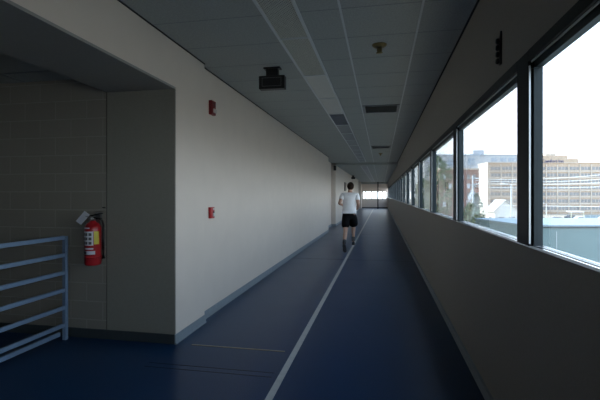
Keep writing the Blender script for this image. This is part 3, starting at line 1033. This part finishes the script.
# little white house
hs = gthing('house', 'small white house with a pale gabled roof in front of the hotel', 'house', 35.2, 75.0)
b = MB(); b.box((0, 0, 0), (4.4, 3.6, 5.6), M['housew']); b.poly([(0, 0.0, 5.6), (4.4, 0.0, 5.6), (1.9, 0.0, 7.4)], (0, 3.6, 0), M['housew']); b.build('wall', hs)
b = MB()
b.poly([(-0.35, -0.3, 5.45), (-0.35, -0.3, 5.30), (1.9, -0.3, 7.42), (1.9, -0.3, 7.62)], (0, 4.2, 0), M['roofw'])
b.poly([(4.75, -0.3, 5.45), (4.75, -0.3, 5.30), (1.9, -0.3, 7.42), (1.9, -0.3, 7.62)], (0, 4.2, 0), M['roofw'])
b.build('roof', hs)
for z_ in (3.2,):
    for x_ in (0.7, 2.6):
        b = MB(); b.box((x_, -0.05, z_), (x_ + 1.0, 0.02, z_ + 1.3), M['hglass']); b.build('window', hs)
b = MB(); b.box((-0.05, 1.2, 3.2), (0.02, 2.3, 4.5), M['hglass']); b.build('window', hs)
sh = gthing('storage_shed', 'grey flat-roofed shed beside the small white house', 'building', 45.0, 92.0)
b = MB(); b.box((0, 0, 0), (7.0, 7, 5.0), M['greyb']); b.build('wall', sh)
b = MB(); b.box((-0.2, -0.2, 5.0), (7.2, 7.2, 5.25), M['tanl']); b.build('roof', sh)
b = MB(); b.box((2.0, -0.06, 3.0), (3.2, 0.02, 4.2), M['hglass']); b.build('window', sh)

# trees
def tree(e, n, h, w, leaf, label):
    t = gthing('tree', label, 'tree', e, n, GZ)
    b = MB(); b.path([(0, 0, 0), (0.05, 0, h * 0.25), (0, 0.05, h * 0.55), (0.0, 0, h * 0.8)], [0.22, 0.17, 0.11, 0.03], M['bark'])
    for q in range(6):
        a = q * 1.05
        b.path([(0, 0, h * (0.3 + 0.06 * q)), (math.cos(a) * w * 0.2, math.sin(a) * w * 0.2, h * (0.42 + 0.06 * q)), (math.cos(a) * w * 0.4, math.sin(a) * w * 0.4, h * (0.5 + 0.06 * q))], [0.08, 0.05, 0.02], M['bark'], 6)
    b.build('trunk', t)
    b = MB()
    for q in range(900):
        u = random.random(); a = random.random() * 6.283
        z_ = 0.32 + 0.68 * u
        rmax = w / 2 * math.sin(math.pi * min(1, 0.15 + 0.85 * u)) ** 0.6
        rr = rmax * math.sqrt(random.random())
        s_ = w * random.uniform(0.035, 0.07)
        c_ = Vector((math.cos(a) * rr, math.sin(a) * rr, z_ * h))
        pts = [c_ + Vector((random.uniform(-s_, s_), random.uniform(-s_, s_), random.uniform(-s_, s_))) for _ in range(3)]
        vv = [b.bm.verts.new(p_) for p_ in pts]
        nv = b.bm.verts.new(c_ + Vector((random.uniform(-s_, s_), random.uniform(-s_, s_), random.uniform(-s_, s_))))
        for tri in ((0, 1, 2), (0, 1, 3), (1, 2, 3), (0, 2, 3)):
            al = vv + [nv]
            b.bm.faces.new([al[i_] for i_ in tri])
    b._fin(b.bm.verts[:], leaf)
    b.build('crown', t)
    return t
tree(28.0, 66.0, 8.7, 2.7, M['leaf'], 'dark green tree left of the small white house')
tree(30.7, 74.0, 9.3, 2.4, M['bloss'], 'pale blossoming tree in front of the brick building')
tree(24.6, 60.0, 7.2, 3.4, M['leafp'], 'low pale green tree at the window sill left of the house')
tree(20.0, 60.0, 14.0, 5.0, M['leafp'], 'tall pale green tree left of the brick building')
tree(19.6, 66.0, 11.0, 4.0, M['leafp'], 'loose green tree seen through the fourth window')

# lamp posts, utility poles and cables
def lamp_post(e, n, h, label, arm=1.2):
    t = gthing('street_lamp', label, 'street lamp', e, n)
    b = MB(); b.path([(0, 0, 0), (0, 0, h * 0.5), (0, 0, h)], [0.14, 0.11, 0.08], M['pole']); b.build('pole', t)
    b = MB(); b.path([(0, 0, h - 0.1), (-arm * 0.5, 0, h + 0.15), (-arm, 0, h + 0.2)], 0.05, M['pole'], 6); b.build('arm', t)
    b = MB(); b.box((-arm - 0.5, -0.16, h + 0.12), (-arm + 0.1, 0.16, h + 0.30), M['carw'], bevel=0.04); b.build('lamp_head', t)
    return t
lamp_post(35.6, 70.0, 10.2, 'tall pale street lamp in front of the hotel')
lamp_post(66.5, 112.0, 6.1, 'short pale street lamp at the car park edge', 0.8)
def upole(e, n, h, label):
    t = gthing('utility_pole', label, 'utility pole', e, n)
    b = MB(); b.path([(0, 0, 0), (0, 0, h)], [0.15, 0.10], M['pole']); b.build('pole', t)
    for q in (0.4, 1.4):
        b = MB(); b.box((-0.9, -0.06, h - q - 0.06), (0.9, 0.06, h - q + 0.06), M['pole']); b.build('crossarm', t)
    return t
upole(25.8, 62.0, 11.4, 'grey utility pole carrying the cables left of the white house')
upole(47.5, 48.0, 13.0, 'grey utility pole holding the cables past the right window edge')
for q, (za, zb, sag, lab) in enumerate(((10.9, 12.6, 0.9, 'topmost pale power cable sagging across the hotel front'),
                                       (10.6, 11.6, 0.75, 'second highest pale power cable across the hotel front'),
                                       (10.2, 10.9, 0.6, 'third highest pale power cable across the hotel front'),
                                       (9.7, 10.2, 0.5, 'fourth highest pale power cable across the hotel front'),
                                       (7.0, 7.0, 0.05, 'lowest level pale cable across the hotel ground floor'))):
    A_, B_ = S(26.05, 61.86, GZ + za), S(47.30, 48.17, GZ + zb)
    pts = []
    for t_ in range(17):
        u = t_ / 16
        p_ = A_.lerp(B_, u); p_.z -= 4 * sag * u * (1 - u)
        pts.append(p_)
    b = MB(); b.path(pts, 0.042, M['cable'], 6)
    tag(b.build('power_cable', origin=A_), lab, 'cable', 'power cables')

# car park: carport, fence and cars
cp = gthing('carport', 'white flat carport standing in the hotel car park', 'carport', 92.0, 141.0)
b = MB(); b.box((0, 0, 2.6), (4.6, 2.5, 2.95), M['carw']); b.build('roof', cp)
for x_ in (0.1, 4.3):
    b = MB(); b.box((x_, 0.0, 0), (x_ + 0.25, 0.25, 2.6), M['carc']); b.build('post', cp)
fe = gthing('blue_fence', 'pale blue fence at the right side of the car park', 'fence', 98.0, 143.0)
b = MB(); b.box((0, 0, 0.2), (12, 0.1, 1.5), M['coping']); b.build('panel', fe)
for q in range(7):
    b = MB(); b.box((q * 1.98, -0.06, 0), (q * 1.98 + 0.12, 0.0, 1.6), M['pole']); b.build('post', fe)
def car(e, n, m, label):
    t = gthing('car', label, 'car', e, n, GZ, 'parked cars')
    b = MB(); b.poly([(-2.15, 0, 0.30), (2.15, 0, 0.30), (2.2, 0, 0.62), (2.1, 0, 0.88), (1.1, 0, 0.96), (0.45, 0, 1.40), (-1.0, 0, 1.44), (-1.75, 0, 0.98), (-2.15, 0, 0.9)], (0, 1.7, 0), m); b.build('body', t)
    b = MB(); b.poly([(0.95, -0.01, 0.98), (0.42, -0.01, 1.34), (-0.95, -0.01, 1.37), (-1.5, -0.01, 0.98)], (0, 1.72, 0), M['hglass']); b.build('side_glass', t)
    for x_ in (-1.35, 1.35):
        for y_ in (-0.02, 1.52):
            b = MB(); b.lathe([(0.0, 0), (0.26, 0), (0.32, 0.03), (0.32, 0.17), (0.26, 0.20), (0.0, 0.20)], (x_, y_, 0.32), M['black'], axis='Y', seg=14); b.build('wheel', t)
    return t
car(94.5, 143.5, M['card'], 'dark car parked under the white carport')
car(91.0, 134.0, M['carw'], 'white car parked in front of the carport')
car(97.5, 132.0, M['carc'], 'cream car parked right of the carport')
car(77.0, 132.0, M['card'], 'dark car parked left of the carport')
car(83.0, 132.5, M['card'], 'dark car between the left car and the white car')
